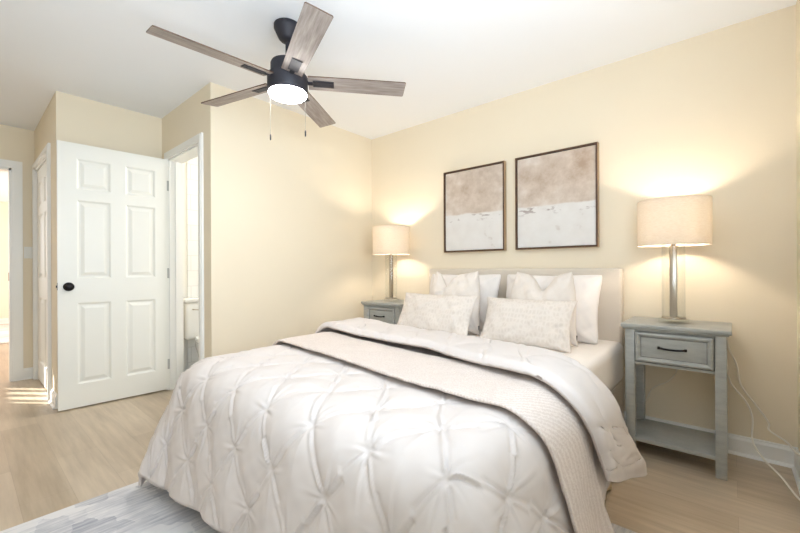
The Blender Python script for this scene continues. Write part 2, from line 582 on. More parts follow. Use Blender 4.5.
# ---------------------------------------------------------------- baseboards
def baseboard(name, x0, x1, y0, y1, nx, ny, label):
    """runs along a wall face; (nx, ny) points into the room"""
    bm = bmesh.new()
    th = 0.014
    prof = [(0, 0), (th, 0), (th, 0.085), (th * 0.55, 0.097), (th * 0.45, 0.105), (0, 0.108)]
    a = [bm.verts.new((x0 + nx * p, y0 + ny * p, z)) for p, z in prof]
    b = [bm.verts.new((x1 + nx * p, y1 + ny * p, z)) for p, z in prof]
    n = len(prof)
    for k in range(n):
        bm.faces.new((a[k], a[(k + 1) % n], b[(k + 1) % n], b[k]))
    bm.faces.new(a[::-1]); bm.faces.new(b)
    # quarter round shoe
    q = [(th, 0), (th + 0.012, 0), (th + 0.011, 0.006), (th + 0.006, 0.013), (th, 0.016)]
    a = [bm.verts.new((x0 + nx * p, y0 + ny * p, z)) for p, z in q]
    b = [bm.verts.new((x1 + nx * p, y1 + ny * p, z)) for p, z in q]
    for k in range(len(q)):
        bm.faces.new((a[k], a[(k + 1) % len(q)], b[(k + 1) % len(q)], b[k]))
    bm.faces.new(a[::-1]); bm.faces.new(b)
    struct(obj(name, bm, M['trim']), label)
baseboard('baseboard_headboard', XA, XE, YB, YB, 0, -1, 'white baseboard behind the bed')
baseboard('baseboard_left', XA, XA, Y3, YB, 1, 0, 'white baseboard left of the bed')
baseboard('baseboard_east', XE, XE, YS, YB, -1, 0, 'white baseboard at the right')
baseboard('baseboard_alcove', X2, X2, Y4 + 0.0, Y3, 1, 0, 'white baseboard behind the open door')
baseboard('baseboard_closet', -4.20, X2 + 0.014, Y4, Y4, 0, -1, 'white baseboard beside the closet')
baseboard('baseboard_hall', X5, X5, 0.41, Y4, 1, 0, 'white baseboard beside the hall doorway')
baseboard('baseboard_far', -11.0, -11.0, -2.0, 2.0, 1, 0, 'white baseboard in the far room')

# ---------------------------------------------------------------- door casings (trim)
def casing_y(name, x0, x1, y, h, depth, label, w=0.062):
    """casing + jamb around an opening in a wall lying along X, room side facing -Y"""
    bm = bmesh.new()
    for s0, s1 in ((x0 - w, x0), (x1, x1 + w)):
        bx(bm, s0, s1, y - 0.016, y, 0, h)
        bx(bm, s0 + 0.012, s1 - 0.012, y - 0.021, y - 0.0158, 0, h + 0.012)
    bx(bm, x0 - w, x1 + w, y - 0.016, y, h, h + w)
    bx(bm, x0 - w + 0.012, x1 + w - 0.012, y - 0.021, y - 0.0158, h + 0.012, h + w - 0.012)
    bx(bm, x0, x0 + 0.016, y, y + depth, 0, h); bx(bm, x1 - 0.016, x1, y, y + depth, 0, h)
    bx(bm, x0, x1, y, y + depth, h - 0.016, h)
    # stops
    bx(bm, x0 + 0.016, x0 + 0.028, y + 0.045, y + 0.075, 0, h - 0.016); bx(bm, x1 - 0.028, x1 - 0.016, y + 0.045, y + 0.075, 0, h - 0.016)
    struct(obj(name, bm, M['trim']), label)
casing_y('trim_1', OX0, OX1, Y3, OH, T, 'white casing of the bathroom doorway')
casing_y('trim_2', CX0, CX1, Y4, OH, T, 'white casing of the closet doorway')
bm = bmesh.new()
w = 0.075
for s0, s1 in ((HY0 - w, HY0), (HY1, HY1 + w)):
    bx(bm, X5, X5 + 0.016, s0, s1, 0, OH)
    bx(bm, X5 + 0.0158, X5 + 0.021, s0 + 0.012, s1 - 0.012, 0, OH + 0.012)
bx(bm, X5, X5 + 0.016, HY0 - w, HY1 + w, OH, OH + w)
bx(bm, X5 + 0.0158, X5 + 0.021, HY0 - w + 0.012, HY1 + w - 0.012, OH + 0.012, OH + w - 0.012)
bx(bm, X5 - T, X5, HY1 - 0.016, HY1, 0, OH); bx(bm, X5 - T, X5, HY0, HY0 + 0.016, 0, OH); bx(bm, X5 - T, X5, HY0, HY1, OH - 0.016, OH)
struct(obj('trim_3', bm, M['trim']), 'white casing of the hall doorway')
struct(boxes('trim_4', M['black_metal'], [(X5 - 0.075, X5 - 0.035, HY1 - 0.0185, HY1 - 0.016, 0.96, 1.04)]), 'dark strike plate on the hall door jamb')
bm = bmesh.new()
bx(bm, OX1 - 0.0195, OX1 - 0.016, Y3 + 0.005, Y3 + 0.045, 0.915, 0.985, 0.001)
bx(bm, OX1 - 0.022, OX1 - 0.0195, Y3 + 0.012, Y3 + 0.038, 0.93, 0.97, 0.001)
struct(obj('trim_5', bm, M['black_metal']), 'dark strike plate on the bathroom door jamb')

# ---------------------------------------------------------------- six panel doors
def door_slab(w, h, t):
    bm = bmesh.new()
    st = 0.112
    pw = (w - 3 * st + 0.012) / 2
    xs = [0, st, st + pw, w - st - pw, w - st, w]
    k = h / 2.037
    zs = [0, .178 * k, .805 * k, .995 * k, 1.60 * k, 1.685 * k, 1.92 * k, h]
    def face(y, sgn):
        for i in range(5):
            for j in range(7):
                x0, x1, z0, z1 = xs[i], xs[i + 1], zs[j], zs[j + 1]
                panel = i in (1, 3) and j in (1, 3, 5)
                def rect(ins, dep):
                    return [bm.verts.new((a, y + sgn * dep, b)) for a, b in ((x0 + ins, z0 + ins), (x1 - ins, z0 + ins), (x1 - ins, z1 - ins), (x0 + ins, z1 - ins))]
                if not panel:
                    bm.faces.new(rect(0, 0))
                else:
                    rr = [rect(0, 0), rect(0.006, 0.004), rect(0.013, 0.010), rect(0.022, 0.010), rect(0.045, 0.002)]
                    for a, b in zip(rr[:-1], rr[1:]):
                        for q in range(4):
                            bm.faces.new((a[q], a[(q + 1) % 4], b[(q + 1) % 4], b[q]))
                    bm.faces.new(rr[-1])
    face(-t / 2, 1); face(t / 2, -1)
    for a, b in (((0, 0), (w, 0)), ((w, 0), (w, h)), ((w, h), (0, h)), ((0, h), (0, 0))):
        bm.faces.new([bm.verts.new((a[0], -t / 2, a[1])), bm.verts.new((b[0], -t / 2, b[1])), bm.verts.new((b[0], t / 2, b[1])), bm.verts.new((a[0], t / 2, a[1]))])
    bmesh.ops.remove_doubles(bm, verts=bm.verts[:], dist=1e-5)
    return bm

def knob(parent, x, z, side, reach=0.062):
    bm = bmesh.new()
    lathe(bm, [(0, 0), (0.031, 0), (0.033, 0.004), (0.030, 0.009), (0.012, 0.013), (0.011, reach * .5), (0.020, reach * .58), (0.028, reach * .72), (0.029, reach * .85), (0.022, reach * .96), (0, reach)], 32)
    o = obj('door_knob', bm, M['black_metal'], parent, True)
    o.location = (x, side * 0.0175, z)
    o.rotation_euler = (R(90) if side < 0 else R(-90), 0, 0)
    return o

# bathroom door, standing open against the alcove wall: local x runs from hinge to free edge
d1 = bpy.data.objects.new('door_1', None); COL.objects.link(d1)
struct(d1, 'white six panel door standing open')
d1.location = (-3.785, 1.226, 0.010)
d1.rotation_euler = (0, 0, math.atan2(0.485 - 1.226, -3.822 + 3.785))
obj('door_slab', door_slab(0.742, 2.02, 0.035), M['door'], d1)
knob(d1, 0.742 - 0.062, 0.925, 1); knob(d1, 0.742 - 0.062, 0.925, -1, 0.056)
o = boxes('latch_plate', M['black_metal'], [(0.7415, 0.7435, -0.011, 0.011, 0.90, 0.955), (0.7435, 0.750, -0.005, 0.005, 0.918, 0.936)], d1)
for z in (0.22, 1.02, 1.79):
    bm = bmesh.new()
    lathe(bm, [(0, z - .045), (.006, z - .045), (.006, z + .045), (0, z + .045)], 12, -0.004, 0.020)
    bx(bm, -0.002, 0.022, 0.0172, 0.0195, z - .044, z + .044)
    obj('hinge', bm, M['hinge'], d1)
# closet door, shut
d2 = bpy.data.objects.new('door_2', None); COL.objects.link(d2)
struct(d2, 'white six panel closet door')
d2.location = (CX0 + 0.018, Y4 + 0.026, 0.012)
obj('door_slab', door_slab(CX1 - CX0 - 0.036, 2.004, 0.035), M['door'], d2)

# ---------------------------------------------------------------- rug
rug = boxes('area_rug', M['rug'], [(-2.245, 0.05, -0.75, 1.757, 0.0, 0.011)], None, 0.004)
tag(rug, 'distressed grey and white area rug under the foot of the bed', 'rug')
fr = boxes('far_rug', M['far_rug'], [(-10.75, -8.0, -1.2, 1.6, 0.0, 0.011)], None, 0.004)
tag(fr, 'pale patterned rug in the room beyond the hall doorway', 'rug')

# ================================================================== bed
bed = thing('bed', 'queen bed with pale linen upholstered headboard against the cream wall', 'bed', (-1.325, 1.80, 0))
BX0, BX1, BY0, BY1, MT = -2.01, -0.535, 0.77, 2.795, 0.588   # mattress extents and top
def L(x, y): return x + 1.325, y - 1.80
def headboard():
    bm = bmesh.new()
    x0, y0 = L(-2.10, 2.80); x1, y1 = L(-0.552, 2.873)
    bx(bm, x0, x1, y0, y1, 0.06, 1.058, 0.018, 4)
    return obj('headboard', bm, M['upholstery'], bed, True, 50)
headboard()
def base_part(name, x0, x1, y0, y1, z0, z1, m, bev=0.012):
    bm = bmesh.new()
    a, b = L(x0, y0); c, d = L(x1, y1)
    bx(bm, a, c, b, d, z0, z1, bev, 3)
    return obj(name, bm, m, bed, True, 50)
base_part('bed_base', -2.04, -0.55, 0.79, 2.79, 0.12, 0.335, M['upholstery'])
for x, y in ((-1.845, 0.80), (-0.75, 0.80), (-1.98, 2.62), (-0.66, 2.62)):
    bm = bmesh.new()
    a, b = L(x, y)
    lathe(bm, [(0, 0.0115), (0.018, 0.0115), (0.027, 0.121), (0, 0.121)], 16, a, b)
    obj('leg', bm, M['leg_wood'], bed, True, 40)
for side in (-1, 1):
    # gathered skirt hanging down each long side, pleated in its mesh
    n = 140
    ys = np.linspace(0.85, 2.42, n)
    rows = []
    for z, flare in ((0.33, 0.004), (0.26, 0.03), (0.16, 0.06), (0.08, 0.078), (0.015, 0.085)):
        wv = 0.012 * np.sin(ys * 60) * (0.34 - z) / 0.33
        xx = (BX1 - 0.012 + flare + wv) if side > 0 else (-2.043 - flare * 0.3 - wv)
        rows.append(np.stack([xx + 1.325, ys - 1.80, np.full(n, z)], -1))
    o = grid_obj('bed_skirt', np.array(rows), M['skirt'], bed)
    md = o.modifiers.new('thick', 'SOLIDIFY'); md.thickness = 0.004; md.offset = 0

# mattress with fitted sheet
bm = bmesh.new()
bx(bm, BX0 + 1.325, BX1 + 1.325, BY0 - 1.8, BY1 - 1.8, 0.0, MT - 0.336, 0.045, 5)
mat_o = obj('mattress', bm, M['sheet'], None, True, 60)
mat_o.location = (-1.325, 1.8, 0.336)
tag(mat_o, 'mattress in a white fitted sheet, bare corner in front of the headboard', 'mattress')

# ---------------------------------------------------------------- draped bedding
IX0, IX1, IY0 = BX0 + 0.09, BX1 - 0.03, BY0 + 0.035      # inner rectangle where the drape starts
ZT = 0.626                                              # comforter mid-surface on top
RB = 0.150
def smooth(e0, e1, x):
    t = np.clip((x - e0) / (e1 - e0), 0, 1)
    return t * t * (3 - 2 * t)
def drape(a, b):
    """flat cloth coordinates -> draped mid-surface over the mattress"""
    qx = np.clip(a, IX0, IX1); qy = np.maximum(b, IY0)
    dx, dy = a - qx, b - qy
    d = np.sqrt(dx * dx + dy * dy) + 1e-9
    nx, ny = dx / d, dy / d
    corner = np.abs(2 * nx * ny)
    d = d * (1 - 0.20 * corner ** 2)
    fl = np.radians(8.5 + 9.0 * corner + 9.0 * np.maximum(-nx, 0))
    ang = np.minimum(d / RB, np.pi / 2 - fl)
    g = RB * np.sin(ang); hgt = RB * (1 - np.cos(ang))
    ext = np.maximum(d - RB * (np.pi / 2 - fl), 0)
    g = g + ext * np.sin(fl); hgt = hgt + ext * np.cos(fl)
    # loose folds that grow towards the hem
    th = np.arctan2(ny, nx)
    ripple = 0.010 * smooth(0.2, 0.7, d) * corner * np.sin(th * 11 + 0.6)
    side = (np.abs(nx) > 0.5)
    ripple = ripple + 0.010 * smooth(0.22, 0.6, d) * np.sin(np.where(side, b, a) * 17.0 + 0.8)
    g = g + ripple
    z = ZT - hgt
    # cloth that would pass the floor spreads outwards
    under = np.maximum(0.030 - z, 0)
    g = g + under * 0.8
    z = np.maximum(z, 0.030 + 0.0 * z)
    # crown of the bed, slightly softer towards the middle
    z = z + 0.012 * np.sin(a * 4.1 + b * 2.3) * smooth(0.08, 0.0, d) * 0.5
    return np.stack([qx + nx * g, qy + ny * g, z], -1)
def normals(V):
    du = np.gradient(V, axis=1); dv = np.gradient(V, axis=0)
    n = np.cross(du, dv)
    return n / (np.linalg.norm(n, axis=-1, keepdims=True) + 1e-9)

NSX, NSY, NA, NB = 0.125, 0.168, -0.735, 0.690
def vnoise(a, b, f, seed=0):
    ph = [(1.0, .3, .7), (.6, -1.1, 2.1), (-.9, .8, 4.0), (1.7, 1.3, 1.2), (-1.5, 2.0, 5.2)]
    s = 0
    for i, (p, q, r) in enumerate(ph):
        s = s + np.sin(f * (p * a + q * b) + r + seed * 1.7) / (1 + 0.25 * i)
    return s / 2.6
def pintuck(a, b, ws=1.0):
    """pinch-pleat relief on flat cloth coordinates"""
    a = a + 0.010 * vnoise(a, b, 7.0, 1); b = b + 0.010 * vnoise(a, b, 8.0, 2)
    u, v = (a - NA) / NSX, (b - NB) / NSY
    i, j = (u + v) / 2, (u - v) / 2
    si = (i - np.round(i)) * 0.2; sj = (j - np.round(j)) * 0.2
    r = np.sqrt(si ** 2 + sj ** 2) + 1e-6
    th = np.arctan2(sj, si)
    ci, cj = np.round(i), np.round(j)
    def cell(k):
        q = np.sin(ci * 12.99 + cj * 78.2 + k * 37.7) * 43758.5
        return q - np.floor(q)
    h = 0.012 * (np.abs(np.sin(np.pi * i)) * np.abs(np.sin(np.pi * j))) ** 0.8
    # straight pinched folds that fan out from every knot
    for k, (t0, amp, reach) in enumerate(((0.0, 1.0, .16), (np.pi / 2, .9, .16), (np.pi, 1.0, .16), (-np.pi / 2, .9, .16),
                                          (np.pi / 4, .5, .06), (3 * np.pi / 4, .6, .08), (-np.pi / 4, .6, .08), (-3 * np.pi / 4, .5, .06))):
        main = k < 4
        tk = t0 + (cell(k) - 0.5) * (0.10 if main else 0.5)
        dt = (th - tk + np.pi) % (2 * np.pi) - np.pi
        s_ = r * np.sin(dt)
        fwd = np.cos(dt) > 0
        wd = (0.0030 + 0.050 * np.minimum(r, 0.10)) * ws
        A_ = 0.0095 * amp * (0.55 + 0.9 * cell(k + 11)) * np.minimum(r / 0.028, 1.0) * np.exp(-(r / reach) ** 2)
        sg = np.where(cell(k + 23) > 0.35, 1.0, -1.0)
        prof = np.exp(-(s_ / wd) ** 2) - 0.75 * np.exp(-((s_ - sg * 1.55 * wd) / (wd * 1.05)) ** 2)
        h = h + np.where(fwd, A_ * prof, 0)
    h = h - 0.008 * np.exp(-(r / 0.013) ** 2)
    h = h + 0.0035 * vnoise(a, b, 19, 3) + 0.0018 * vnoise(a, b, 47, 5)
    return h

OVL, OVF = 0.62, 0.565
a_flat0 = IX0 - OVL
def curve(xs, ys):
    return lambda t: np.interp(t, xs, ys)
def smooth_curve(xs, ys):
    tt = np.linspace(xs[0] - 0.5, xs[-1] + 0.5, 800); yy = np.interp(tt, xs, ys)
    k = np.hanning(61); k /= k.sum()
    yp = np.convolve(np.pad(yy, 30, mode='edge'), k, mode='valid')
    return lambda t: np.interp(t, tt, yp)
fold_y = smooth_curve([-2.6, -2.1, -1.81, -1.27, -0.80, -0.50, -0.36, -0.05], [1.80, 1.80, 1.79, 1.74, 1.65, 1.54, 1.57, 1.88])
turn_y = smooth_curve([-2.6, -2.1, -1.75, -1.1, -0.63, -0.44, -0.30, -0.05], [1.56, 1.54, 1.50, 1.45, 1.31, 1.28, 1.36, 1.50])
blan_y = smooth_curve([-2.6, -2.1, -1.69, -1.25, -0.85, -0.56, -0.40, 0.2], [1.25, 1.20, 1.15, 1.12, 1.06, 1.04, 1.07, 1.26])

NC = 380
def comforter():
    rho = 0.037
    n1, n2, n3 = 330, 10, 70
    s = np.linspace(0, 1, NC)
    rows_y, rows_off, rows_flat, rows_a = [], [], [], []
    b_hem = IY0 - OVF
    for r in range(n1 + n2 + n3):
        seg3 = r >= n1
        # right overhang is long at the foot and shorter behind the blanket
        yy = b_hem + (1.6 - b_hem) * min(r / n1, 1.0)
        ovr = 0.60 - 0.07 * float(smooth(0.95, 1.25, np.array(yy))) - 0.16 * max(0.0, (r - n1 - n2) / n3)
        a = a_flat0 + s * (IX1 + ovr - a_flat0)
        yf, yt = fold_y(a), turn_y(a)
        if r < n1:
            t = r / n1
            bh = b_hem - 0.075 * smooth(-1.05, -1.98, a)
            y = bh + (yf - bh) * t; off = 0 * a; flat = y
        elif r < n1 + n2:
            ph = np.pi * (r - n1) / n2
            y = yf + rho * np.sin(ph); off = rho * (1 - np.cos(ph)) + 0 * a; flat = yf + rho * ph
        else:
            t = (r - n1 - n2) / (n3 - 1)
            y = yf + (yt - yf) * t; off = 2 * rho + 0 * a; flat = yf + rho * np.pi + (yf - yt) * t
        rows_y.append(y); rows_off.append(off); rows_flat.append(flat); rows_a.append(a)
    A = np.array(rows_a); Y = np.array(rows_y); OFF = np.array(rows_off); F = np.array(rows_flat)
    base = drape(A, Y)
    # normals of the base cloth, from a finite difference in flat space
    e = 1e-3
    du = drape(A + e, Y) - drape(A - e, Y); dv = drape(A, Y + e) - drape(A, Y - e)
    N = np.cross(du, dv); N /= np.linalg.norm(N, axis=-1, keepdims=True) + 1e-9
    rr = np.arange(A.shape[0])[:, None]
    disp = np.where(rr < n1, pintuck(A, F), pintuck(A, F, 2.2))
    tuck = 0.45 + 0.55 * smooth(0.02, -0.05, Y - blan_y(A))
    amp = np.where(rr < n1, tuck, np.where(rr < n1 + n2, 0.35, 0.55))
    sign = np.where(rr < n1, 1.0, 1.0)
    # soften to the hem so edges stay plump
    hem = smooth(0.0, 0.035, s)[None, :] * smooth(0.0, 0.035, 1 - s)[None, :]
    hem = hem * smooth(0, 5, rr) * smooth(0, 5, (A.shape[0] - 1 - rr))
    disp = disp * amp * (0.35 + 0.65 * hem) * sign
    # rounded hem: edge curls in
    curl = -0.016 * (1 - hem)
    curl = np.where(rr < n1, curl, curl * 1.2)
    fold_region = (rr >= n1) & (rr < n1 + n2)
    curl = np.where(fold_region, -0.012 * (1 - smooth(0, 0.03, s)[None, :] * smooth(0, 0.03, 1 - s)[None, :]), curl)
    V = base + N * (OFF + disp + curl)[..., None]
    # loose slump of the turned-down layer
    top = (rr >= n1 + n2)
    V[..., 2] += np.where(top, 0.006 * vnoise(A, Y, 9, 8), 0)
    V[..., 2] = np.maximum(V[..., 2], 0.034)
    o = grid_obj('comforter', V, M['comforter'])
    md = o.modifiers.new('thick', 'SOLIDIFY'); md.thickness = 0.016; md.offset = -1
    return o
com = comforter()
tag(com, 'white pinch-pleated comforter draped over the foot of the bed, top edge folded back', 'comforter')

def blanket():
    nc, nr = 260, 70
    s = np.linspace(0, 1, nc); t = np.linspace(0, 1, nr)
    a0, a1 = IX0 - 0.62, IX1 + 0.655
    A = np.repeat((a0 + s * (a1 - a0))[None, :], nr, 0)
    near = blan_y(A) + 0.004 * np.abs(np.sin(A * 34))
    far = near + 0.35 - 0.08 * smooth(-0.5, -0.2, A)
    far = np.minimum(far, fold_y(A) - 0.03)
    Y = near + (far - near) * t[:, None]
    base = drape(A, Y)
    e = 1e-3
    du = drape(A + e, Y) - drape(A - e, Y); dv = drape(A, Y + e) - drape(A, Y - e)
    N = np.cross(du, dv); N /= np.linalg.norm(N, axis=-1, keepdims=True) + 1e-9
    off = 0.034 + 0.003 * vnoise(A, Y, 12, 4) + 0.0015 * vnoise(A, Y, 34, 6)
    V = base + N * off[..., None]
    V[..., 2] = np.maximum(V[..., 2], 0.055)
    o = grid_obj('blanket', V, M['blanket'])
    md = o.modifiers.new('thick', 'SOLIDIFY'); md.thickness = 0.010; md.offset = -1
    return o
bl = blanket()
tag(bl, 'beige quilted blanket laid across the bed under the folded comforter edge', 'blanket')

# ---------------------------------------------------------------- pillows
def pillow_mesh(name, w, h, T_, mat, chop=None, pinch=0.06, corner=0.0, seed=0, parent=None):
    nu, nv = 56, 48
    u = np.linspace(-1, 1, nu); v = np.linspace(-1, 1, nv)
    U, Vv = np.meshgrid(u, v)
    # ease the sampling towards the seams
    U = np.sin(U * np.pi / 2) * 0.55 + U * 0.45; Vv = np.sin(Vv * np.pi / 2) * 0.55 + Vv * 0.45
    X = w / 2 * U * (1 - pinch * (1 - Vv ** 2)); Z = h / 2 * Vv * (1 - pinch * (1 - U ** 2))
    if corner > 0:      # round the corners off
        k = 1 - corner * (U ** 6) * (Vv ** 6)
        X = X * k; Z = Z * k
    prof = (np.clip(1 - np.abs(U) ** 2.6, 0, 1) * np.clip(1 - np.abs(Vv) ** 2.6, 0, 1)) ** 0.55
    wr = 0.009 * vnoise(U * 1.4, Vv * 1.1, 5.0, seed) + 0.005 * vnoise(U * 1.5, Vv, 13.0, seed + 3)
    # gathers running in from the corners
    rc = np.sqrt((1 - np.abs(U)) ** 2 + (1 - np.abs(Vv)) ** 2)
    wr = wr + 0.006 * np.exp(-(rc / 0.45) ** 2) * np.sin(8 * np.arctan2(1 - np.abs(Vv), 1 - np.abs(U) + 1e-6) + seed)
    thick = T_ / 2 * prof + wr * np.minimum(1, prof * 2)
    front, back = -thick, thick * 0.9
    if chop:
        cx, depth, cw = chop
        t = np.clip((Vv + 0.2) / 1.2, 0, 1) ** 1.6
        gsh = np.exp(-((U - cx) / cw) ** 2)
        Z = Z - depth * gsh * t
        X = X * (1 - 0.26 * np.clip(Vv, 0, 1) ** 1.6)
        crease = np.exp(-((U - cx - 0.10 * (1 - Vv)) / 0.10) ** 2) * np.clip((Vv + 0.3) / 1.3, 0, 1)
        front = front + 0.030 * crease * prof
        back = back - 0.012 * crease * prof
        front = front - 0.018 * gsh * (np.clip((Vv + 0.1), 0, 1)) * (1 - np.clip(Vv, 0, 1)) * 2 * prof
    zmin = Z.min()
    bm = bmesh.new()
    fv = [[bm.verts.new((X[j, i], front[j, i], Z[j, i] - zmin)) for i in range(nu)] for j in range(nv)]
    bv = [[fv[j][i] if (i in (0, nu - 1) or j in (0, nv - 1)) else bm.verts.new((X[j, i], back[j, i], Z[j, i] - zmin)) for i in range(nu)] for j in range(nv)]
    for j in range(nv - 1):
        for i in range(nu - 1):
            bm.faces.new((fv[j][i], fv[j][i + 1], fv[j + 1][i + 1], fv[j + 1][i]))
            bm.faces.new((bv[j][i], bv[j + 1][i], bv[j + 1][i + 1], bv[j][i + 1]))
    return obj(name, bm, mat, parent, True)

def pillow(name, label, group, x, y, z, lean, w, h, T_, mat, rz=0.0, **kw):
    tagged = kw.pop('tag_at', None)
    o = pillow_mesh(name, w, h, T_, mat, **kw)
    o.location = (x, y, z)
    o.rotation_euler = (-R(lean), 0, R(rz))
    tag(o, label, 'pillow', group)
    if tagged:
        bm = bmesh.new()
        bx(bm, tagged[0] - .007, tagged[0] + .007, -.004, 0.0, tagged[1], tagged[1] + .030)
        obj('care_tag', bm, M['tag'], o)
    return o
ZP = MT + 0.004
pillow('bed_pillow', 'white bed pillow against headboard, behind the cushion nearer the lit corner lamp', 'white bed pillows', -1.645, 2.565, ZP, 15, 0.66, 0.455, 0.17, M['pillow_white'], 1, pinch=0.075, corner=0.05, seed=1)
pillow('bed_pillow', 'white bed pillow against headboard, beside the nightstand with two drooping cords', 'white bed pillows', -0.955, 2.555, ZP, 15, 0.67, 0.455, 0.17, M['pillow_white'], -1, pinch=0.075, corner=0.05, seed=2)
pillow('square_cushion', 'cream square cushion with chopped top, behind the farther patterned lumbar cushion', 'cream square cushions', -1.595, 2.375, ZP, 13, 0.50, 0.46, 0.14, M['pillow_cream'], 0, pinch=0.10, seed=3, chop=(-0.32, 0.105, 0.30), tag_at=(0.236, 0.035))
pillow('square_cushion', 'cream square cushion with chopped top, behind the nearer patterned lumbar cushion', 'cream square cushions', -0.943, 2.395, ZP, 13, 0.48, 0.455, 0.14, M['pillow_cream'], 0, pinch=0.10, seed=4, chop=(0.06, 0.105, 0.30), tag_at=(0.226, 0.035))
pillow('lumbar_cushion', 'beige patterned lumbar cushion, the one nearer the corner lamp', 'beige patterned lumbar cushions', -1.60, 2.115, ZP, 27, 0.63, 0.32, 0.13, M['damask'], 0, pinch=0.07, seed=5)
pillow('lumbar_cushion', 'beige patterned lumbar cushion, the one beside the bare mattress corner', 'beige patterned lumbar cushions', -0.965, 2.19, ZP, 27, 0.565, 0.31, 0.13, M['damask'], 2, pinch=0.07, seed=6)

# ================================================================== nightstands
NG = 'grey nightstands beside the bed'
def make_nightstand(label, loc):
    t = thing('nightstand', label, 'nightstand', loc, (0, 0, 0), NG)
    w, d, h = 0.44, 0.36, 0.745      # leg frame
    g = M['grey_paint']
    bm = bmesh.new()
    bx(bm, -w / 2 - .020, w / 2 + .020, -.018, d + .012, h - .022, h, 0.005, 3)
    bx(bm, -w / 2 - .010, w / 2 + .010, -.009, d + .006, h - .031, h - .0215, 0.003, 2)
    obj('tabletop', bm, g, t, True, 40)
    lw = 0.046
    for sx in (-1, 1):
        for yy in (0, d - lw):
            bm = bmesh.new()
            x0 = -w / 2 if sx < 0 else w / 2 - lw
            bx(bm, x0, x0 + lw, yy, yy + lw, 0.0, h - .031, 0.003, 2)
            obj('leg', bm, g, t, True, 40)
    # apron: sides, back, and rails around the drawer
    bm = bmesh.new()
    za = 0.520
    for sx in (-1, 1):
        x0 = -w / 2 + .008 if sx < 0 else w / 2 - .024
        bx(bm, x0, x0 + .016, lw, d - lw, za, h - .031, 0.001)
    bx(bm, -w / 2 + lw, w / 2 - lw, d - .024, d - .008, za, h - .031)
    bx(bm, -w / 2 + lw, w / 2 - lw, .004, d - .02, za, za + .014)
    bx(bm, -w / 2 + lw, w / 2 - lw, .004, .022, h - .040, h - .031)
    obj('apron', bm, g, t)
    dr = bmesh.new()
    x0, x1, z0, z1 = -w / 2 + lw + .003, w / 2 - lw - .003, za + .018, h - .043
    bx(dr, x0, x1, .001, .017, z0, z1, 0.002)
    bx(dr, x0 + .012, x1 - .012, .017, d - .06, z0 + .005, z1 - .012)
    drw = obj('drawer', dr, g, t, True, 40)
    fm = bmesh.new()
    def ring(ins, y, arr):
        arr.append([fm.verts.new((a, y, b)) for a, b in ((x0 + ins, z0 + ins), (x1 - ins, z0 + ins), (x1 - ins, z1 - ins), (x0 + ins, z1 - ins))])
    arr = []
    for ins, y in ((0.001, 0.001), (0.003, -.009), (0.012, -.012), (0.020, -.009), (0.026, -.0015), (0.026, 0.001)):
        ring(ins, y, arr)
    for a, b in zip(arr[:-1], arr[1:]):
        for q in range(4):
            fm.faces.new((a[q], a[(q + 1) % 4], b[(q + 1) % 4], b[q]))
    obj('drawer_moulding', fm, g, drw)
    # darker glaze lying in the moulding's groove
    gl = bmesh.new()
    gi = 0.026
    for a in ((x0 + gi, x1 - gi, z0 + gi, z0 + gi + .003), (x0 + gi, x1 - gi, z1 - gi - .003, z1 - gi), (x0 + gi, x0 + gi + .003, z0 + gi, z1 - gi), (x1 - gi - .003, x1 - gi, z0 + gi, z1 - gi)):
        bx(gl, a[0], a[1], -.0008, 0.0015, a[2], a[3])
    obj('glaze_line', gl, M['grey_glaze'], drw)
    hb = bmesh.new()
    zc = (z0 + z1) / 2 + .004
    hp = [(-.058, -.020, zc + .003), (-.03, -.024, zc - .001), (0, -.025, zc - .002), (.03, -.024, zc - .001), (.058, -.020, zc + .003)]
    tube(hb, hp, .0052, 10, 5)
    for sx in (-1, 1):
        tube(hb, [(sx * .047, .001, zc), (sx * .047, -.012, zc), (sx * .047, -.021, zc)], .004, 8, 3)
        bx(hb, sx * .058 - .006, sx * .058 + .006, -.026, -.015, zc - .004, zc + .010, 0.002)
    obj('handle', hb, M['black_metal'], drw, True, 50)
    sh = bmesh.new()
    bx(sh, -w / 2 + .006, w / 2 - .006, .008, d - .008, .086, .106, 0.002)
    obj('shelf', sh, g, t, True, 40)
    return t
ns1 = make_nightstand('grey nightstand with one drawer, cords trailing from it to the baseboard', (-0.256, 2.485, 0))
ns2 = dup(ns1, (-2.402, 2.485, 0), 'grey nightstand half hidden behind the bed in the room corner')
ns2.scale = (1, 1, 1.015)

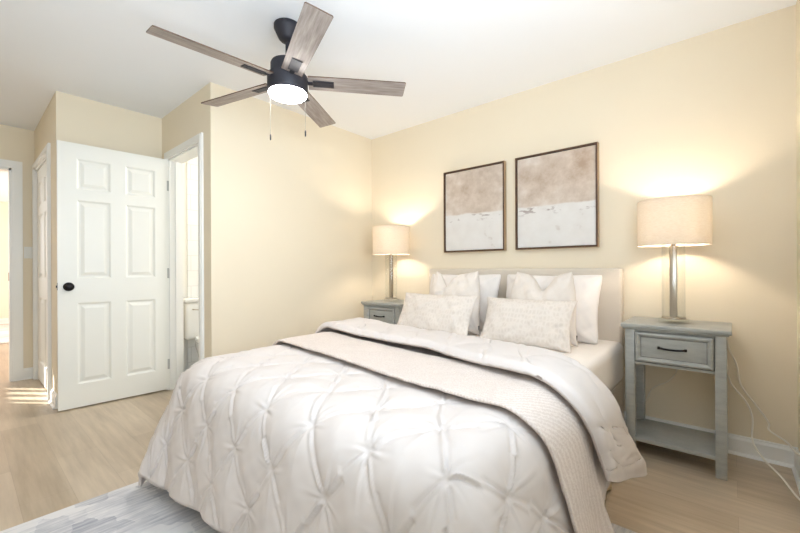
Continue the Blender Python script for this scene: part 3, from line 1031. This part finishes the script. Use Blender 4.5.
# ================================================================== table lamps
LG = 'table lamps on the nightstands'
def make_lamp(label, loc):
    t = thing('table_lamp', label, 'table lamp', loc, (0, 0, 0), LG)
    n = M['nickel']
    bm = bmesh.new(); lathe(bm, [(0, 0), (.066, 0), (.070, .003), (.070, .022), (.066, .025), (0, .025)], 48)
    obj('glass_base', bm, M['glass'], t, True, 40)
    bm = bmesh.new(); lathe(bm, [(0, .0255), (.056, .0255), (.057, .028), (.056, .033), (.02, .034), (0, .034)], 48)
    obj('base_plate', bm, n, t, True, 40)
    bm = bmesh.new(); bx(bm, -.017, .017, -.012, .012, .034, .435, 0.003, 2); lathe(bm, [(0, .435), (.010, .435), (.010, .47), (.016, .472), (.016, .515), (0, .515)], 20)
    obj('stem', bm, n, t, True, 40)
    bm = bmesh.new(); lathe(bm, [(.054, .034), (.0555, .034), (.0555, .452), (.054, .452)], 48, close=True)
    obj('glass_sleeve', bm, M['glass'], t, True, 40)
    bm = bmesh.new()
    z0, z1, r = .438, .693, .172
    lathe(bm, [(r, z0), (r, z1), (r - .002, z1), (r - .002, z0)], 64, close=True)
    sh = obj('lamp_shade', bm, M['shade'], t, True, 50)
    for z in (z0, z1 - .006):
        bm = bmesh.new()
        lathe(bm, [(r + .0005, z), (r + .0008, z + .003), (r + .0005, z + .006), (r - .0035, z + .006), (r - .0035, z)], 64, close=True)
        obj('shade_rim', bm, M['shade'], sh, True, 50)
    bm = bmesh.new()
    for k in range(3):
        a = 2 * math.pi * k / 3 + .4
        tube(bm, [(.012 * math.cos(a), .012 * math.sin(a), z0 + .072), (r * .5 * math.cos(a), r * .5 * math.sin(a), z0 + .072), ((r - .003) * math.cos(a), (r - .003) * math.sin(a), z0 + .072)], .0016, 6, 2)
    obj('shade_spider', bm, n, sh, True)
    bm = bmesh.new(); lathe(bm, [(0, .515), (.013, .516), (.014, .53), (.024, .552), (.030, .575), (.026, .597), (.013, .608), (0, .610)], 24)
    obj('bulb', bm, M['bulb'], t, True)
    return t
lp1 = make_lamp('lit drum table lamp on the nightstand whose cords trail to the baseboard', (-0.266, 2.655, 0.745))
lp2 = dup(lp1, (-2.425, 2.655, 0.7563), 'lit drum table lamp on the nightstand in the room corner')

# ================================================================== framed artworks
def picture(label, x0, x1, mat):
    z0, z1 = 1.203, 1.918
    t = thing('framed_artwork', label, 'picture', ((x0 + x1) / 2, YB, z0), (0, 0, 0), 'abstract canvases above the headboard')
    w, h, d, f = x1 - x0, z1 - z0, 0.042, 0.011
    def rim(inner, outer, ya, yb):
        bm = bmesh.new()
        o_, i_ = outer, inner
        bx(bm, -w / 2 + o_, -w / 2 + i_, ya, yb, o_, h - o_); bx(bm, w / 2 - i_, w / 2 - o_, ya, yb, o_, h - o_)
        bx(bm, -w / 2 + i_, w / 2 - i_, ya, yb, o_, i_); bx(bm, -w / 2 + i_, w / 2 - i_, ya, yb, h - i_, h - o_)
        return bm
    obj('frame', rim(f, 0.0012, -d, -.0025), M['frame'], t)
    obj('frame_edging', rim(0.0012, -0.0012, -d + .003, -.0022), M['frame_edge'], t)
    bm = bmesh.new(); bx(bm, -w / 2 + f + .004, w / 2 - f - .004, -d + .010, -.004, f + .004, h - f - .004, 0.002)
    obj('canvas', bm, mat, t)
    bm = bmesh.new(); bx(bm, -w / 2 + .004, w / 2 - .004, -.004, -.0005, .004, h - .004)
    obj('backing', bm, M['frame'], t)
picture('taupe and white abstract canvas in thin dark frame, nearer the corner lamp', -1.963, -1.383, mat_canvas('abstract_paint_first', 3.1))
picture('taupe and white abstract canvas in thin dark frame, farther from the room corner', -1.290, -0.702, mat_canvas('abstract_paint_second', 8.7))

# ================================================================== ceiling fan
FX, FY = -1.918, 1.228
fan = thing('ceiling_fan', 'black ceiling fan with five grey wood blades and a lit round light', 'ceiling fan', (FX, FY, CE))
fz = lambda z: z - CE
fm_ = M['fan_metal']
bm = bmesh.new(); lathe(bm, [(0, 0), (.072, 0), (.074, -.004), (.074, -.022), (.066, -.040), (.050, -.075), (.038, -.088), (.014, -.094), (0, -.094)], 40)
obj('canopy', bm, fm_, fan, True, 50)
bm = bmesh.new(); lathe(bm, [(0, -.09), (.0115, -.09), (.0115, -.215), (.022, -.217), (.024, -.235), (0, -.235)], 20)
obj('downrod', bm, fm_, fan, True, 50)
bm = bmesh.new(); lathe(bm, [(0, fz(2.232)), (.06, fz(2.232)), (.088, fz(2.226)), (.093, fz(2.215)), (.093, fz(2.155)), (.0, fz(2.155))], 48)
obj('motor_housing', bm, fm_, fan, True, 50)
bm = bmesh.new(); lathe(bm, [(0, fz(2.1545)), (.100, fz(2.1545)), (.1115, fz(2.148)), (.1115, fz(2.062)), (.106, fz(2.056)), (.100, fz(2.060)), (0, fz(2.062))], 48)
obj('light_housing', bm, fm_, fan, True, 50)
bm = bmesh.new(); lathe(bm, [(0, fz(2.058)), (.104, fz(2.0555)), (.105, fz(2.050)), (.098, fz(2.040)), (.07, fz(2.032)), (.035, fz(2.028)), (0, fz(2.027))], 48)
obj('light_diffuser', bm, M['fan_light'], fan, True, 60)
def blade_mesh():
    bm = bmesh.new()
    r0, r1, hw0, hw1, th = 0.114, 0.672, 0.056, 0.062, 0.0055
    out = [(r0, -hw0), (r0 + .2, -hw0 - .003), (r1 - .006, -hw1), (r1, -hw1 + .006), (r1, hw1 - .006), (r1 - .006, hw1), (r0 + .2, hw0 + .003), (r0, hw0)]
    a = [bm.verts.new((x, y, -th / 2)) for x, y in out]; b = [bm.verts.new((x, y, th / 2)) for x, y in out]
    bm.faces.new(a[::-1]); bm.faces.new(b)
    for k in range(len(out)):
        bm.faces.new((a[k], a[(k + 1) % len(out)], b[(k + 1) % len(out)], b[k]))
    return bm
def blade_edges(o):
    o.data.materials.append(M['frame'])
    for p in o.data.polygons:
        if abs(p.normal.z) < 0.5:
            p.material_index = 1
def bracket_mesh():
    bm = bmesh.new()
    bx(bm, 0.140, 0.258, -.027, .027, -.0075, -.0030, 0.003, 2)
    bx(bm, 0.085, 0.140, -.013, .013, -.0080, .006, 0.003, 2)
    for x in (.16, .235):
        lathe_b = [(0, -.0095), (.004, -.0095), (.004, -.007), (0, -.007)]
        lathe(bm, lathe_b, 10, x, 0)
    return bm
b0 = None
for k in range(5):
    if b0 is None:
        b = b0 = obj('blade', blade_mesh(), M['blade'], fan)
        blade_edges(b)
        br = br0 = obj('blade_bracket', bracket_mesh(), fm_, b)
    else:
        b = b0.copy(); COL.objects.link(b); b.parent = fan
        br = br0.copy(); COL.objects.link(br); br.parent = b
    b.location = (0, 0, fz(2.113) + 0.012)
    b.rotation_euler = (Matrix.Rotation(R(-22 + 72 * k), 4, 'Z') @ Matrix.Rotation(R(-11.4), 4, 'X')).to_euler()
for cx, cy, zb in ((-0.078, -0.066, 1.828), (0.083, 0.063, 1.845)):
    bm = bmesh.new()
    n = 44
    ztop = fz(2.07)
    lathe(bm, [(0, ztop), (.0006, ztop), (.0006, fz(zb)), (0, fz(zb))], 8, cx * 0.97, cy * 0.97)
    ch = obj('pull_chain', bm, M['grey_glaze'], fan, True, 50)
    bm = bmesh.new()
    lathe(bm, [(0, fz(zb)), (.003, fz(zb) - .002), (.0042, fz(zb) - .010), (.0042, fz(zb) - .030), (.003, fz(zb) - .036), (0, fz(zb) - .037)], 12, cx * 0.97, cy * 0.97)
    obj('chain_fob', bm, fm_, ch, True, 50)

# ================================================================== cords, outlet, switch
def cord(name, label, pts, rad=0.0044):
    base = Vector(pts[-1])
    bm = bmesh.new()
    tube(bm, [Vector(p) - base for p in pts], rad, 8, 6)
    o = obj(name, bm, M['cord'], None, True)
    o.location = base
    tag(o, label, 'cord')
    return o
OUT = (XE, 2.10, 0.36)
cord('power_cord', 'white cord looping down from nightstand, the upper one with a kink', [
    (-0.040, 2.8785, 0.70), (-0.036, 2.8785, 0.642), (-0.028, 2.8785, 0.592), (0.004, 2.8785, 0.506), (0.023, 2.8785, 0.393), (0.082, 2.873, 0.300), (0.132, 2.865, 0.219), (0.135, 2.86, 0.178), (0.196, 2.82, 0.148), (0.219, 2.62, 0.165), (0.224, 2.35, 0.25), (XE - 0.028, 2.115, 0.335)])
cord('power_cord', 'white cord running down from nightstand to the floor, the lower one', [
    (-0.062, 2.8665, 0.66), (-0.050, 2.8665, 0.56), (-0.038, 2.8665, 0.500), (-0.022, 2.864, 0.404), (0.042, 2.852, 0.314), (0.068, 2.843, 0.227), (0.066, 2.80, 0.122), (0.108, 2.70, 0.070), (0.157, 2.56, 0.062), (0.198, 2.36, 0.062), (0.214, 2.18, 0.14), (XE - 0.028, 2.085, 0.300)])
cord('lamp_cord', 'thin white cord hanging behind the open shelf of the near nightstand', [
    (-0.262, 2.852, 0.50), (-0.27, 2.864, 0.43), (-0.31, 2.868, 0.36), (-0.36, 2.868, 0.325), (-0.40, 2.868, 0.29), (-0.425, 2.868, 0.225), (-0.445, 2.868, 0.20)], 0.0026)
out = thing('wall_outlet', 'white wall outlet with the two nightstand cords plugged in', 'outlet', OUT)
bm = bmesh.new(); bx(bm, -.006, 0, -.036, .036, -.058, .058, .002); obj('cover_plate', bm, M['plastic'], out)
for dy, dz in ((.015, -.025), (-.015, -.06)):
    pass
bm = bmesh.new(); bx(bm, -.028, -.006, .003, .027, -.036, -.014, .003); bx(bm, -.028, -.006, -.027, -.003, -.071, -.049, .003)
obj('plug', bm, M['cord'], out)
sw = thing('light_switch', 'white light switch plate beside the hall doorway', 'light switch', (X5, 0.452, 1.235))
bm = bmesh.new(); bx(bm, 0, .006, -.034, .034, -.057, .057, .002); obj('cover_plate', bm, M['plastic'], sw)
bm = bmesh.new(); bx(bm, .006, .011, -.016, .016, -.033, .033, .002); obj('rocker', bm, M['plastic'], sw)

# ================================================================== toilet seen through the bathroom door
tl = thing('toilet', 'white toilet seen through the narrow bathroom doorway', 'toilet', (-4.038, 1.585, 0.006))
pc = M['porcelain']
bm = bmesh.new(); bx(bm, .002, .185, -.20, .20, .39, .745, .03, 4); obj('tank', bm, pc, tl, True, 50)
bm = bmesh.new(); bx(bm, -.0, .197, -.212, .212, .747, .783, .012, 3); obj('tank_lid', bm, pc, tl, True, 50)
def oval(bm, rings):
    rs = []
    for cx, rx, ry, z in rings:
        rs.append([bm.verts.new((cx + rx * math.cos(2 * math.pi * k / 40), ry * math.sin(2 * math.pi * k / 40), z)) for k in range(40)])
    for a, b in zip(rs[:-1], rs[1:]):
        for k in range(40):
            bm.faces.new((a[k], a[(k + 1) % 40], b[(k + 1) % 40], b[k]))
    bm.faces.new(rs[0][::-1]); bm.faces.new(rs[-1])
bm = bmesh.new(); oval(bm, [(.30, .25, .12, 0), (.30, .24, .11, .06), (.31, .20, .10, .16), (.36, .22, .14, .26), (.40, .25, .178, .35), (.41, .26, .182, .388)])
obj('bowl', bm, pc, tl, True, 60)
bm = bmesh.new(); oval(bm, [(.42, .255, .180, .390), (.42, .26, .186, .396), (.42, .26, .186, .408), (.42, .255, .182, .412)])
obj('seat', bm, pc, tl, True, 50)
bm = bmesh.new(); oval(bm, [(.415, .255, .182, .414), (.415, .26, .186, .420), (.415, .25, .18, .434), (.415, .20, .14, .440)])
obj('lid', bm, pc, tl, True, 50)
bm = bmesh.new(); tube(bm, [(.186, -.14, .68), (.20, -.14, .68), (.205, -.12, .678), (.205, -.085, .672)], .006, 8, 3)
obj('flush_lever', bm, M['nickel'], tl, True, 50)
